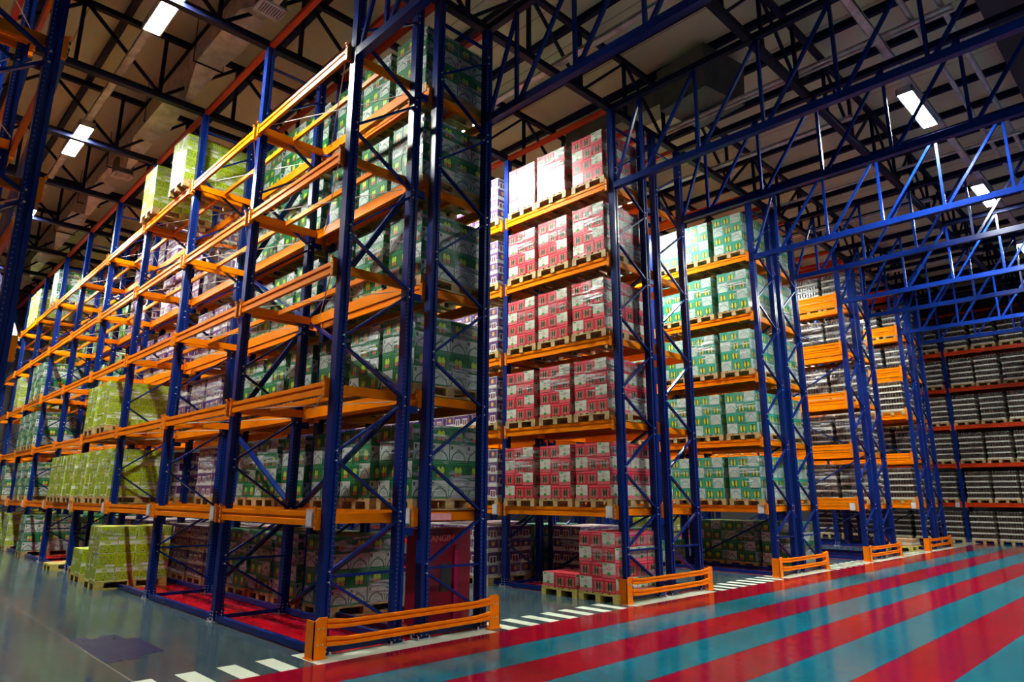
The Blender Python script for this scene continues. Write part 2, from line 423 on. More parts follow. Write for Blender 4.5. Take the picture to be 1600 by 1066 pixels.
PM = dict(post=post_mesh(TOPZ, 1), post2=post_mesh(TOPZ, -1), foot=foot_mesh(), lat=lattice_mesh(), beam=beam_mesh(M['orange']), beam_dimmed=beam_mesh(M['red_orange']),
          mid=barm('middle_bar', (0, .10, -.05), (0, BAY-.10, -.05), .045, .07, M['orange']),
          cross=barm('cross_bar', (.02, 0, -.075), (FD-.02, 0, -.075), .05, .11, M['orange']),
          cross_red=barm('cross_bar', (.02, 0, -.075), (FD-.02, 0, -.075), .05, .11, M['red_orange']),
          tie=barm('top_tie', (0, 0, 0), (0, BAY, 0), .08, .09, M['red_orange']),
          rail=barm('floor_rail', (0, .11, .05), (0, BAY-.11, .05), .07, .07, M['blue']),
          spacer=barm('row_spacer', (0, 0, 0), (GAP-.12, 0, 0), .06, .09, M['blue']))
def plate_mesh():
    b = MB(); b.box(-.066, -.052, 0, .15, -.17, .03, M['bolt']); b.box(-.070, -.066, .015, .135, -.155, .015, M['plate']); return b.mesh('label_plate')
PM['plate'] = plate_mesh()
def cord_mesh():
    b = MB()
    b.tube((.03, .25, -.12), (FD-.05, BAY-.45, -.12), .007, M['cord'], 5); b.tube((FD-.05, .25, -.12), (.03, BAY-.45, -.12), .007, M['cord'], 5)
    return b.mesh('cord')
PM['cord'] = cord_mesh()

def rack(x0, k0, k1, label, back=False, levels=(1, 2, 3, 4, 5), brace=True, cords=0, shade=False, spacers=False, mids=True, double=False, red=False):
    """one single-depth rack run: frames at k0..k1, bays between them"""
    t = thing('pallet_rack', label, 'pallet rack', (x0, k0*BAY, 0))
    for k in range(k0, k1+1):
        y = (k-k0)*BAY
        f = ob('upright_frame', PM['lat'], t, (0, y, 0))
        for xx in (.06, FD-.06):
            ob('post', PM['post' if xx < .5 else 'post2'], f, (xx, 0, 0)); ob('foot_plate', PM['foot'], f, (xx, 0, 0))
        if spacers:
            for l in levels: ob('row_spacer', PM['spacer'], t, (FD, y, LV[l]-.24))
    for k in range(k0, k1):
        y = (k-k0)*BAY
        for l in levels:
            z = LV[l]
            bm_ = PM['beam_dimmed' if red else 'beam']  # red: deeper beam colour standing in for weaker light
            ob('beam', bm_, t, (0.0, y, z))
            rb = ob('beam', bm_, t, (FD, y+BAY, z), (0, 0, PI))
            if mids: ob('middle_bar', PM['mid'], t, (FD/2, y, z))
            if double: ob('beam', PM['beam'], t, (0.0, y, z+.17))
            ob('cross_bar', PM['cross'], t, (0, y+.10, z)); ob('cross_bar', PM['cross'], t, (0, y+BAY-.10, z))
            if cords and k < cords: ob('cord', PM['cord'], t, (0, y, z))
            if l == 1: ob('label_plate', PM['plate'], t, (0, y+.12, z))
        for xx in (.06, FD-.06): ob('top_tie', PM['tie'], t, (xx, y, TOPZ+.045))
        for xx in (.0+.04, FD-.04): ob('floor_rail', PM['rail'], t, (xx, y, 0))
    if brace:
        for bi, k in enumerate(range(k0, min(k0+2, k1))):
            b = MB(); y = (k-k0)*BAY; xx = FD+.03
            for l in range(0, 5):
                za, zb = LV[l]+(.1 if l == 0 else 0), LV[l+1]
                down = (l % 2 == 1) ^ (bi == 1)       # high at the near post
                if l == 0: down = bi == 0
                if l == 0 and bi == 0: pa, pb = (xx, y+.06, za), (xx, y+BAY-.06, zb)
                elif down: pa, pb = (xx, y+.06, zb-.08), (xx, y+BAY-.06, za-.02)
                else: pa, pb = (xx, y+.06, za-.02 if l else za), (xx, y+BAY-.06, zb-.08)
                if l == 0 and bi == 0: pa, pb = (xx, y+BAY-.06, za+.02), (xx, y+.06, zb-.08)
                if l == 0 and bi == 1: pa, pb = (xx, y+.06, zb-.08), (xx, y+BAY-.06, za+.02)
                b.bar(pa, pb, .03, .09, M['blue'], (1, 0, 0))
            ob('diagonal_brace', b.mesh('diagonal_brace'), t)
    return t

rack(XZ+FD+GAP, 0, 6, 'blue rack with empty orange shelves cut off by the photo\'s left edge', cords=2)
RA = rack(XA, 0, 9, 'empty front half of the nearest rack, blue posts and orange beams facing left aisle', cords=6, spacers=True)
rack(XA+FD+GAP, 0, 9, 'back half of the nearest rack, carrying green cartons from floor to top', brace=False)
rack(XB_, 0, 5, 'front half of the second rack, holding the red cartons', spacers=True, mids=False)
rack(XB_+FD+GAP, 0, 4, 'back half of the second rack, with bare shelves in its end bay', brace=False)
rack(XC_, 0, 4, 'front half of the third rack, holding teal cartons', spacers=True, mids=False)
rack(XC_+FD+GAP, 0, 3, 'back half of the third rack, behind the teal cartons', brace=False, mids=False)
rack(XD_, 0, 3, 'front half of the fourth rack, bare doubled orange beams at its end', spacers=True, double=True)
rack(XD_+FD+GAP, 0, 2, 'back half of the fourth rack, with white film-wrapped trays', brace=False, mids=False)
rack(XE_, 0, 3, 'front half of the fifth rack, narrow strip of orange beams at right', spacers=True, mids=False, double=True)
rack(XE_+FD+GAP, 0, 2, 'back half of the fifth rack, mostly hidden behind its front posts', brace=False, mids=False)
rack(XF_, -2, 2, 'single dimly lit rack of white bottle trays along the end wall', brace=False, mids=False, red=True)  # same orange beams, coloured darker and redder to imitate dimmer light here

# ------------------------------------------------------------------ rack end guards
def guard(x, label):
    t = thing('rack_end_guard', label, 'guard rail', (x, 0, 0), 'orange guards at the rack ends')
    b = MB()
    def endplate(sgn):
        e = MB(); g = M['guard']
        # L-shaped plate with a chamfered top, toes on a base
        x0, x1 = (-.10, .05) if sgn < 0 else (ROWD-.05+.04, ROWD+.17)
        y0, y1 = -.14, -.02
        pr = [(x0, 0.0), (x1, 0.0), (x1, .41), (x0+.05, .41), (x0, .37)] if sgn < 0 else [(x0, 0.0), (x1, 0.0), (x1, .37), (x1-.04, .41), (x0, .41)]
        for ya, yb in ((y0, y0+.012),):
            i = len(e.v); n = len(pr)
            e.v += [(px, ya, pz) for px, pz in pr]+[(px, yb, pz) for px, pz in pr]
            e.face([i+j for j in range(n)], g); e.face([i+n+j for j in range(n)][::-1], g)
            for j in range(n): e.face([i+j, i+n+j, i+n+(j+1) % n, i+(j+1) % n], g)
        xs_ = x0 if sgn < 0 else x1-.012
        e.box(xs_, xs_+.012, y0, y1+.05, 0, .38, g); e.box(x0-.02, x1+.02, y0-.02, y1+.05, 0, .01, g)
        for z in (.14, .30):
            for xx in ((x0+x1)/2-.03, (x0+x1)/2+.03): e.tube((xx, y0-.008, z), (xx, y0, z), .010, M['bolt'], 6)
        return e.mesh('end_plate')
    ob('end_plate', endplate(-1), t); ob('end_plate', endplate(1), t)
    for zc in (.34, .165):
        r = MB()
        xsn = [.05, .16, .28, 1.2, ROWD-.28+.04, ROWD-.14+.04, ROWD+.0]
        dzn = [0, -.008, -.018, -.018, -.018, -.008, 0]
        prof = [(-.125, .045), (-.145, .038), (-.145, .012), (-.128, .004), (-.128, -.004), (-.145, -.012), (-.145, -.038), (-.125, -.045)]
        n = len(prof)
        for a, dz in zip(xsn, dzn):
            hh = 1.0 if .2 < a < ROWD-.2 else 1.12
            for y, z in prof: r.v.append((a, y-.012+(0 if hh == 1.0 else .004), zc+dz+z*hh))
        for s_ in range(len(xsn)-1):
            for j in range(n-1):
                i = s_*n+j; r.face([i, i+n, i+n+1, i+1], M['guard'])
            i = s_*n; r.face([i+n-1, i+2*n-1, i+n, i], M['guard'])
        r.face(list(range(n)), M['guard']); r.face([(len(xsn)-1)*n+j for j in range(n)][::-1], M['guard'])
        ob('rail', r.mesh('rail'), t)
    return t
for x, l in ((XA, 'large orange guard rail across the end of the nearest rack'), (XB_, 'orange guard rail at the foot of the rack with red cartons'),
             (XC_, 'orange guard rail at the foot of the rack with teal cartons'), (XD_, 'small orange guard rail at the end of the fourth rack'),
             (XE_, 'smallest and farthest orange guard rail, by the end-wall rack'), (XZ, 'orange guard rail of the rack left of the camera\'s view')):
    if x != XZ: guard(x, l)

# ------------------------------------------------------------------ lattice girders over the cross-aisle
def girder(x, label, y1=-8.0):
    t = thing('lattice_girder', label, 'girder', (x, 0, 0), 'blue lattice girders over the cross-aisle')
    z0, z1, p = 7.18, 8.80, 1.123
    b = MB(); b.box(-.055, .055, y1, -.06, z0, z0+.12, M['blue'], {'+x': M['post'], '-x': M['post']}); ob('bottom_chord', b.mesh('bottom_chord'), t)
    b = MB(); b.box(-.05, .05, y1, -.06, z1-.02, z1+.09, M['darkblue']); ob('top_chord', b.mesh('top_chord'), t)
    b = MB(); y = -.66
    b.bar((0, -.08, z0+.1), (0, y, z1), .05, .05, M['blue'])
    while y > y1+.2:
        b.bar((0, y, z0+.1), (0, y, z1), .05, .05, M['blue'])
        if y-p > y1: b.bar((0, y-.07, z0+.1), (0, y-p, z1), .05, .05, M['blue'])
        y -= p
    ob('web', b.mesh('web'), t)
    c = MB(); c.box(-.06, .06, y1-.12, y1, 0, z1+.09, M['blue']); ob('end_post', c.mesh('end_post'), t)
for x, n in ((XA, 'nearest rack'), (XB_, 'second rack'), (XC_, 'third rack'), (XD_, 'fourth rack'), (XE_, 'fifth rack')):
    girder(x+.06, 'blue lattice girder from the left end post of the %s over the cross-aisle' % n)
    girder(x+ROWD-.06, 'blue lattice girder from the right end post of the %s over the cross-aisle' % n)

# ------------------------------------------------------------------ pallets and loads
def pallet_meshes(w):
    deck, sk, bl = MB(), MB(), MB()
    for i in range(5):
        yw = (.145, .10, .145, .10, .145)[i]; yc = (-.3275, -.165, 0, .165, .3275)[i]
        deck.box(-.6, .6, yc-yw/2, yc+yw/2, .122, .144, w)
    for xc in (-.5275, 0, .5275): deck.box(xc-.0725, xc+.0725, -.4, .4, .100, .122, w)
    sk.box(-.6, .6, -.05, .05, 0, .022, w)
    bl.box(-.0725, .0725, -.05, .05, .022, .100, w)
    return deck, sk, bl
PAL = {}
for key, w in (('wood', M['wood']), ('yellow', M['yellowwood'])):
    deck, sk, bl = pallet_meshes(w)
    full = MB()
    def addto(dst, src, off):
        i = len(dst.v); dst.v += [(a+off[0], b+off[1], c+off[2]) for a, b, c in src.v]
        for f, mi, uu in zip(src.f, src.mi, src.uv): dst.face([i+q for q in f], src.m[mi], uu)
    addto(full, deck, (0, 0, 0))
    for yc in (-.35, 0, .35):
        addto(full, sk, (0, yc, 0))
        for xc in (-.5275, 0, .5275): addto(full, bl, (xc, yc, 0))
    PAL[key] = (full.mesh('pallet'), deck.mesh('deck'), sk.mesh('bottom_board'), bl.mesh('block'))
def pallet(x, y, z, label, key='wood', detail=False, rz=0, group='wooden pallets under the loads'):
    f, d, s_, b = PAL[key]
    if not detail: return tag(ob('wooden_pallet', f, None, (x, y, z), (0, 0, rz)), label, 'pallet', group)
    t = thing('wooden_pallet', label, 'pallet', (x, y, z), group, (0, 0, rz))
    ob('deck', d, t)
    for yc in (-.35, 0, .35):
        ob('bottom_board', s_, t, (0, yc, 0))
        for xc in (-.5275, 0, .5275): ob('block', b, t, (xc, yc, 0))
    return t

# carton: 'e' shows its printed end toward -x (0.25 wide, 0.30 deep); 's' is turned and shows its long side (0.30 wide)
CH = .236
def carton_mb(tp, turned):
    e, s_, tt = TYPES[tp]; b = MB(); g = .0025
    if turned: b.box(-.15+g, .15-g, -.135+g, .135-g, 0, CH-.002, tt, {'-x': s_, '+x': s_, '-y': e, '+y': e}, True)
    else: b.box(-.15+g, .15-g, -.12+g, .12-g, 0, CH-.002, tt, {'-x': e, '+x': e, '-y': s_, '+y': s_}, True)
    return b
CM = {(tp, q): carton_mb(tp, q) for tp in TYPES for q in (0, 1)}
CMe = {k: v.mesh('carton') for k, v in CM.items()}
def layout(layers=4, rnd=random):
    out = []
    for L in range(layers):
        flip = L % 2 == 1
        row = [(1, -.24), (0, .015), (0, .255)] if flip else [(0, -.255), (0, -.015), (1, .24)]
        for s_ in range(4):
            for c, (q, y) in enumerate(row):
                if 0 < s_ and c == 1 and L < layers-1: continue
                out.append((q, -.45+.3*s_+rnd.uniform(-.004, .004), y+rnd.uniform(-.003, .003), L*CH, rnd.uniform(-.012, .012)))
    return out
def film_mesh(h, mt, z0=0.0, lean=.012, wob=True):
    b = MB(); rr = random.Random(int(h*1000)+7)
    # a wrapped skin: rings of a rounded rectangle with slight pulls
    rings = []; nz = 9
    def rect(o):
        hx, hy, c = .6+o, .377+o, .03
        return [(-hx, -hy+c), (-hx+c, -hy), (0, -hy-.004), (hx-c, -hy), (hx, -hy+c), (hx+.003, 0), (hx, hy-c), (hx-c, hy), (0, hy+.004), (-hx+c, hy), (-hx, hy-c), (-hx-.003, 0)]
    for i in range(nz+1):
        z = z0+(h-z0)*i/nz; o = lean+rr.uniform(-.003, .004); rings.append([(x, y, z+rr.uniform(-.01, .01)*(0 < i < nz)) for x, y in rect(o)])
    rings.append([(x*.93, y*.93, h+.004) for x, y in rect(lean)])
    n = 12
    for rg in rings: b.v += rg
    for i in range(len(rings)-1):
        for j in range(n): b.face([i*n+j, i*n+(j+1) % n, (i+1)*n+(j+1) % n, (i+1)*n+j], mt)
    return b.mesh('stretch_film')
FILM = {(n, k): film_mesh(CH*n+.004, M[k], z0) for n in (1, 2, 3, 4) for k, z0 in (('film', 0.0), ('film_thick', 0.0))}
FILMTOP = film_mesh(CH*4+.004, M['film_thick'], CH*1.6)
SIMPLE = {}
def simple_mesh(tp, layers):
    if (tp, layers) not in SIMPLE:
        b = MB(); rr = random.Random(3)
        for q, x, y, z, r in layout(layers, rr): addto(b, CM[(tp, q)], (x, y, z))
        SIMPLE[(tp, layers)] = b.mesh('carton_load')
    return SIMPLE[(tp, layers)]
TPN = dict(red='red and white carton', green='green and white carton', teal='teal carton', lime='lime yellow carton', purple='purple carton')
def load(tp, x, y, z, label, detail=True, layers=4, film='film', rz=0, group=None):
    group = group or '%s loads' % TPN[tp]
    t = thing('carton_load', label, 'stack of cartons', (x, y, z), group, (0, 0, rz))
    if detail:
        for q, cx, cy, cz, r in layout(layers): ob('carton', CMe[(tp, q)], t, (cx, cy, cz), (0, 0, r))
    else:
        ob('carton_block', simple_mesh(tp, layers), t)
    if film == 'top': ob('stretch_film', FILMTOP, t)
    elif film: ob('stretch_film', FILM[(layers, film)], t)
    return t

# bottle-tray load: 5 white trays of bottles
def tray_meshes():
    tray, bt = MB(), MB(); P = .205
    def bottle(x, y, z):
        bt.tube((x, y, z), (x, y, z+.115), .034, M['bottle'], 6); bt.tube((x, y, z+.115), (x, y, z+.150), .013, M['bottle_clear'], 5)
    for L in range(5):
        z = L*P
        tray.box(-.6, .6, -.375, .375, z, z+.052, M['white_tray'])
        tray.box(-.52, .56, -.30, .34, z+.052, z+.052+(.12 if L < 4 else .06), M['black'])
        for y in range(9): bottle(-.562, -.335+.0838*y, z+.052)
        for x in range(12): bottle(-.478+.09*x, -.337, z+.052)
    for x in range(5):
        for y in range(7): bt.tube((-.38+.2*x, -.25+.09*y, 4*P+.11), (-.38+.2*x, -.25+.09*y, 4*P+.20), .016, M['bottle_clear'], 5)
    return tray.mesh('trays'), bt.mesh('bottles')
TRM = tray_meshes()
FILMTR = {k: film_mesh(1.03, M[k]) for k in ('film', 'film_thick')}
def trayload(x, y, z, label, film='film'):
    t = thing('bottle_tray_load', label, 'stack of bottle trays', (x, y, z), 'white tray loads of bottles')
    ob('tray', TRM[0], t); ob('bottles', TRM[1], t)['kind'] = 'stuff'
    if film: ob('stretch_film', FILMTR[film], t)
    return t

SLOT = (.52, 1.41, 2.29); SLN = ('near slot', 'middle slot', 'far slot')
SIDE = {0: 'front', 1: 'back'}
HIDDEN = {
    9011, 54101, 54102, 54302, 55021, 55111, 55112, 55121, 55122, 55211, 55212, 56001, 56011, 56021, 56101, 56102, 56121, 56122, 56201, 56202, 56212, 56221, 56222, 56311, 57011, 57021, 57101, 57102,
    57111, 57112, 57121, 57122, 57202, 57222, 57301, 57311, 57321, 58001, 58011, 58111, 58112, 58121, 58122, 58201, 58211, 58212, 58221, 58222, 58301, 58321, 58322, 58411, 59001, 59011, 59012, 59021,
    59101, 59102, 59111, 59112, 59211, 59212, 59221, 59222, 59302, 59311, 59312, 59321, 59322, 59421, 59511, 59512, 59522, 60001, 60021, 60101, 60102, 60111, 60112, 60121, 60122, 60201, 60202, 60211,
    60212, 60311, 60312, 60321, 60322, 60401, 60411, 60412, 60421, 103011, 103021, 103112, 103121, 103122, 103221, 103321, 103322, 103412, 103421, 103422, 103521, 103522, 104101, 104102, 104111, 104112, 104121, 104122,
    104201, 104211, 104221, 104301, 104302, 104311, 104312, 104321, 104322, 104401, 104402, 104411, 104412, 104421, 104422, 104501, 104502, 104511, 104512, 104521, 104522, 152021, 153021, 153101, 153102, 153111, 153112, 153201,
    153202, 153221, 153222, 153312, 153321, 153322, 153401, 153402, 153411, 153412, 153501, 153502, 153521, 153522, 203011, 203102, 203112, 203121, 203122, 203212, 203221, 203222, 203301, 203311, 203312, 203321, 203322, 203401,
    203402, 203411, 203412, 203422, 203501, 203502, 203511, 203521, 203522, 252112, 252121, 252122, 252211, 252212, 252221, 252222, 252312, 252322, 252412, 252422, 252522, 253011, 303101, 303102, 303111, 303112, 303121, 303122,
    303202, 303212, 303222, 303301, 303302, 303311, 303312, 303321, 303322, 303401, 303402, 303411, 303412, 303421, 303422, 303501, 303502, 303511, 303512, 303521, 303522, 352311, 352321, 402121, 403201, 403202, 403211, 403212,
    403221, 403222, 403401, 403411, 403412, 403421, 403422, 403501, 403511, 403512, 403521, 403522, 452111, 452121, 452122, 452221, 452222, 452311, 452312, 452321, 452322, 452421, 452521, 500001, 500002, 500011, 500012, 500021,
    500022, 500101, 500102, 500111, 500112, 500121, 500122, 500201, 500202, 500211, 500212, 500221, 500222, 500301, 500302, 500311, 500312, 500321, 500322, 500401, 500402, 500411, 500412, 500421, 500422, 500501, 500502, 500511,
    500512, 500521, 500522, 501001, 501002, 502111, 502121, 502122, 502211, 502221, 502222, 502322, 502411, 502421, 502422, 502511, 502521, 503101, 503102, 503111, 503112, 503121, 503201, 503202, 503211, 503212, 503221, 503222,
    503301, 503302, 503311, 503312, 503321, 503401, 503402, 503411, 503412, 503421, 503422, 503501, 503502, 503511, 503512, 503521, 503522}
KEYS = []
ROWS = ('nearest rack', 'second rack', 'third rack', 'fourth rack', 'fifth rack', 'end-wall rack')
def place(row, rx, side, bay, lvl, slot, tp, detail=False, layers=4, film='film', dx=0, y=None, wood='wood', adj=''):
    key = (ROWS.index(row)*10000+side*5000+(bay+2)*100+lvl*10+slot)*10      # +1 pallet, +2 load
    x = rx+(0 if side == 0 else FD+GAP)+FD/2+dx
    yy = bay*BAY+SLOT[slot] if y is None else y
    yy += random.uniform(-.035, .03); xx = x+random.uniform(-.015, .015); z = LV[lvl]
    lv = 'on the floor' if lvl == 0 else 'on level %s' % NUM[lvl]
    where = '%s, %s, %s bay, %s half, %s' % (lv, SLN[slot], ORD[bay] if bay >= 0 else 'outer', SIDE[side], row)
    if row == 'end-wall rack': where = '%s, %s, %s bay, end-wall rack' % (lv, SLN[slot], {-2: 'outermost', -1: 'outer', 0: 'inner', 1: 'innermost'}[bay])
    rz = random.uniform(-.012, .012)
    nm = TPN[tp] if tp in TPN else 'white bottle tray'
    near = detail and lvl <= 1
    p_ = None if key+1 in HIDDEN else pallet(xx, yy, z, 'pallet under %ss %s' % (nm.replace('carton', 'carton').replace(' and white', ''), where), wood, near, rz, 'wooden pallets under the loads')
    lab = '%s load %s' % (nm.replace(' and white', ''), where)
    KEYS.append((key, p_, None))
    if key+2 in HIDDEN: return
    if tp == 'tray': o_ = trayload(xx, yy, z+.144, lab, film)
    else: o_ = load(tp, xx, yy, z+.144, lab, detail, layers, film, rz)
    KEYS[-1] = (key, p_, o_)

rA, rB, rC, rD, rE, rF = 'nearest rack', 'second rack', 'third rack', 'fourth rack', 'fifth rack', 'end-wall rack'
FM = ('film', 'film_thick', 'top')
# nearest rack, back half
for l in range(6):
    for bay in (0, 1):
        for s_ in range(3):
            if l == 0 and bay == 0 and s_ < 2: continue
            place(rA, XA, 1, bay, l, s_, 'green', True, 4, 'film_thick' if (bay == 0 and s_ == 0) or l == 0 else random.choice(FM))
    for bay in range(2, 9):
        for s_ in range(3):
            if l == 5 and bay in (2, 5, 6): continue
            if (l*7+bay*3+s_) % 5 == 0: continue
            place(rA, XA, 1, bay, l, s_, 'purple' if bay < 5 else ('green' if bay < 7 else 'lime'), False, 4, 'film_thick' if bay < 3 else None)
# nearest rack, front half
for bay, s_ in ((3, 0), (3, 1), (3, 2), (4, 0), (4, 1), (4, 2)): place(rA, XA, 0, bay, 1, s_, 'lime', bay == 3, 4, 'film')
place(rA, XA, 0, 3, 2, 1, 'lime', True, 4, 'film', y=9.62); place(rA, XA, 0, 3, 2, 2, 'lime', True, 4, 'film', y=10.62+.03)
place(rA, XA, 0, 2, 5, 0, 'lime', True, 4, 'film', y=6.20, dx=-.08); place(rA, XA, 0, 2, 5, 2, 'lime', True, 4, 'film', y=7.95, dx=-.08)
for bay, l, s_, tp in ((6, 1, 0, 'green'), (6, 1, 1, 'green'), (6, 2, 0, 'green'), (6, 2, 1, 'green'), (6, 2, 2, 'green'), (6, 3, 0, 'green'), (6, 3, 1, 'green'), (6, 5, 0, 'green'), (7, 5, 0, 'lime'), (7, 5, 1, 'lime'),
                       (5, 0, 2, 'green'), (6, 0, 2, 'lime'), (7, 0, 1, 'lime'), (7, 1, 1, 'green'), (7, 3, 1, 'lime')):
    place(rA, XA, 0, bay, l, s_, tp, False, 4, 'film_thick')
place(rA, XA, 0, 2, 0, 2, 'lime', True, 4, 'film', y=7.62, dx=-.28, wood='yellow')
place(rA, XA, 0, 3, 0, 0, 'lime', True, 2, None, y=9.05, dx=-.20, wood='yellow')
pallet(.35, 11.75, 0, 'bare wooden pallet sticking out of the nearest rack into the left aisle', 'yellow')
pallet(.55, 10.35, 0, 'bare wooden pallet on the red floor under the nearest rack', 'wood')
# second rack
for l in range(1, 6):
    for s_ in range(3): place(rB, XB_, 0, 0, l, s_, 'red', True, 4, 'film_thick' if s_ == 0 and l in (2, 4) else ('top' if (l+s_) % 3 == 0 else 'film'))
    for s_ in range(3): place(rB, XB_, 0, 1, l, s_, 'purple', s_ == 0, 4, 'film')
    for s_ in range(3): place(rB, XB_, 0, 2, l, s_, 'purple', False, 4, None)
    for s_ in range(3):
        if (l+s_) % 3: place(rB, XB_, 1, 1, l, s_, 'purple', False, 4, 'film_thick')
place(rB, XB_, 0, 0, 0, 0, 'red', True, 4, 'film', y=.40, dx=-.12, wood='yellow')
place(rB, XB_, 0, 1, 0, 0, 'purple', True, 4, 'film', y=3.4, dx=-.1); place(rB, XB_, 0, 1, 0, 1, 'purple', False, 4, 'film'); place(rB, XB_, 0, 1, 0, 2, 'purple', False, 4, 'film')
place(rB, XB_, 1, 0, 0, 2, 'purple', False, 4, 'film_thick'); place(rB, XB_, 1, 1, 0, 0, 'teal', False, 4, 'film'); place(rB, XB_, 1, 1, 0, 2, 'purple', False, 4, 'film')
# single row of red cartons left on the neighbouring pallet
pallet(XB_+.40, 1.22, 0, 'yellow pallet beside the red stack on the floor, holding one remaining carton layer', 'yellow', True)
t = thing('carton_load', 'single layer of red cartons left on the pallet beside the tall red stack', 'stack of cartons', (XB_+.40, 1.22, .144), 'red and white carton loads')
for q, y in ((0, -.255), (0, -.015), (1, .24)): ob('carton', CMe[('red', q)], t, (-.45, y, 0)); ob('carton', CMe[('red', q)], t, (-.15, y, 0))
# third rack
for l in range(1, 6):
    for s_ in range(3): place(rC, XC_, 0, 0, l, s_, 'teal', True, 4, 'film_thick' if (l+s_) % 3 == 1 else 'film')
    for s_ in range(3): place(rC, XC_, 0, 1, l, s_, 'teal', False, 4, 'film')
    for s_ in range(3): place(rC, XC_, 1, 0, l, s_, 'teal', False, 4, 'film_thick')
for s_ in range(2): place(rC, XC_, 1, 0, 0, s_, 'green', False, 4, 'film_thick')
place(rC, XC_, 0, 1, 0, 0, 'teal', True, 2, 'film', y=3.1, dx=-.25); place(rC, XC_, 1, 1, 0, 1, 'lime', False, 4, 'film'); place(rC, XC_, 1, 0, 0, 2, 'green', False, 4, 'film')
place(rC, XC_, 0, 1, 0, 1, 'teal', False, 3, 'film')
# fourth, fifth, end-wall racks
for l in range(1, 6):
    for s_ in range(3):
        place(rD, XD_, 1, 0, l, s_, 'tray', film='film_thick'); place(rD, XD_, 0, 1, l, s_, 'tray', film='film_thick')
        place(rE, XE_, 1, 0, l, s_, 'tray', film='film'); place(rE, XE_, 0, 0 if l in (1, 3) else 1, l, s_, 'tray', film=None)
for l in range(0, 6):
    for bay in (-2, -1, 0, 1):
        for s_ in range(3): place(rF, XF_, 0, bay, l, s_, 'tray', film=None)
pallet(XE_-.35, .55, 0, 'low pallet with flat boards on the floor between the last two racks', 'yellow')
t = thing('board_stack', 'stack of brown boards lying on a low pallet near the farthest guard', 'stack of boards', (XE_-.35, .55, .144))
for i in range(4):
    b = MB(); b.box(-.45+.05*i, .5-.03*i, -.36, .34-.02*i, i*.055, i*.055+.045, M['kraft'] if i != 1 else M['white_tray']); ob('board', b.mesh('board'), t)

# ------------------------------------------------------------------ maroon fire cabinet in the end bay
t = thing('fire_cabinet', 'tall maroon cabinet standing inside the nearest rack\'s end bay', 'cabinet', (2.02, .70, 0))
b = MB(); b.box(-.42, .40, -.38, -.05, .06, 1.24, M['maroon']); ob('body', b.mesh('body'), t)
b = MB(); b.box(-.40, .10, -.395, -.38, .10, 1.02, M['maroon']); b.box(-.12, .06, -.40, -.395, .45, .80, M['black']); ob('door', b.mesh('door'), t)
b = MB(); b.box(.12, .38, -.395, -.38, .10, 1.02, M['maroon']); ob('door', b.mesh('door'), t)
b = MB(); b.box(.10, .16, -.41, -.38, .02, .95, M['magenta']); ob('strip', b.mesh('strip'), t)['label'] = 'magenta upright strip'
b = MB()
for sx in (-.36, .34):
    for sy in (-.32, -.11): b.box(sx-.03, sx+.03, sy-.03, sy+.03, 0, .06, M['black'])
ob('foot', b.mesh('foot'), t)
cu = bpy.data.curves.new('sign_lettering', 'FONT'); cu.body = 'YANGIN'; cu.size = .12; cu.extrude = .002; cu.align_x = 'CENTER'
tmp = bpy.data.objects.new('lettering_outline', cu); C.objects.link(tmp); bpy.context.view_layer.update()
cu.materials.append(M['letter']); tme = bpy.data.meshes.new_from_object(tmp.evaluated_get(bpy.context.evaluated_depsgraph_get())); bpy.data.objects.remove(tmp)
to = bpy.data.objects.new('lettering', tme); C.objects.link(to); to.parent = t; to.location = (-.12, -.384, 1.08); to.rotation_euler = (PI/2, 0, 0)
b = MB(); b.box(0, .42, -.006, .006, 0, .085, M['pinkplate']); o = ob('sign_strip', b.mesh('sign_strip')); o.location = (1.44, .066, 1.36)
tag(o, 'pink sign strip fixed on the orange cross bar above the maroon cabinet', 'sign')

# ------------------------------------------------------------------ lamps and cable trays
def lamp(x, y, along, label, z=8.88, deep=.005):
    t = thing('ceiling_light', label, 'ceiling light', (x, y, z), 'fluorescent lights over the aisles', (0, 0, 0 if along == 'y' else PI/2))
    b = MB(); b.box(-.12, .12, -.80, .80, .07, .12, M['galv']); b.box(-.14, -.118, -.82, .82, -deep, .12, M['galv']); b.box(.118, .14, -.82, .82, -deep, .12, M['galv']); b.box(-.14, .14, -.82, -.80, -deep, .12, M['galv']); b.box(-.14, .14, .80, .82, -deep, .12, M['galv']); ob('housing', b.mesh('housing'), t)
    b = MB(); b.box(-.112, .112, -.78, .78, 0, .07, M['lamp']); ob('diffuser', b.mesh('diffuser'), t)
AIS = ('left aisle', 'aisle between the first and second racks', 'aisle between the second and third racks', 'aisle between the third and fourth racks', 'aisle between the fourth and fifth racks', 'aisle before the end wall')
for i in range(6):
    x = -1.45+PITCHX*i
    b = MB(); b.box(-.07, .07, -3.0, 26.5, 0, .012, M['galv']); b.box(-.07, -.06, -3.0, 26.5, 0, .05, M['galv']); b.box(.06, .07, -3.0, 26.5, 0, .05, M['galv'])
    tag(ob('cable_tray', b.mesh('cable_tray'), None, (x, 0, 9.01)), 'long pale cable tray carrying the lights over the %s' % AIS[i], 'cable tray', 'cable trays')
    for j, y in enumerate((3.05, 8.65, 14.3, 20.0)):
        if i > 1 and j > 1: continue
        if i == 5: continue
        lamp(x, y, 'y', 'bright fluorescent light over the %s, %s from the cross-aisle' % (AIS[i], ORD[j]))
b = MB(); b.box(-11.5, 30.5, -.07, .07, 0, .012, M['galv']); b.box(-11.5, 30.5, -.07, -.06, 0, .05, M['galv']); b.box(-11.5, 30.5, .06, .07, 0, .05, M['galv'])
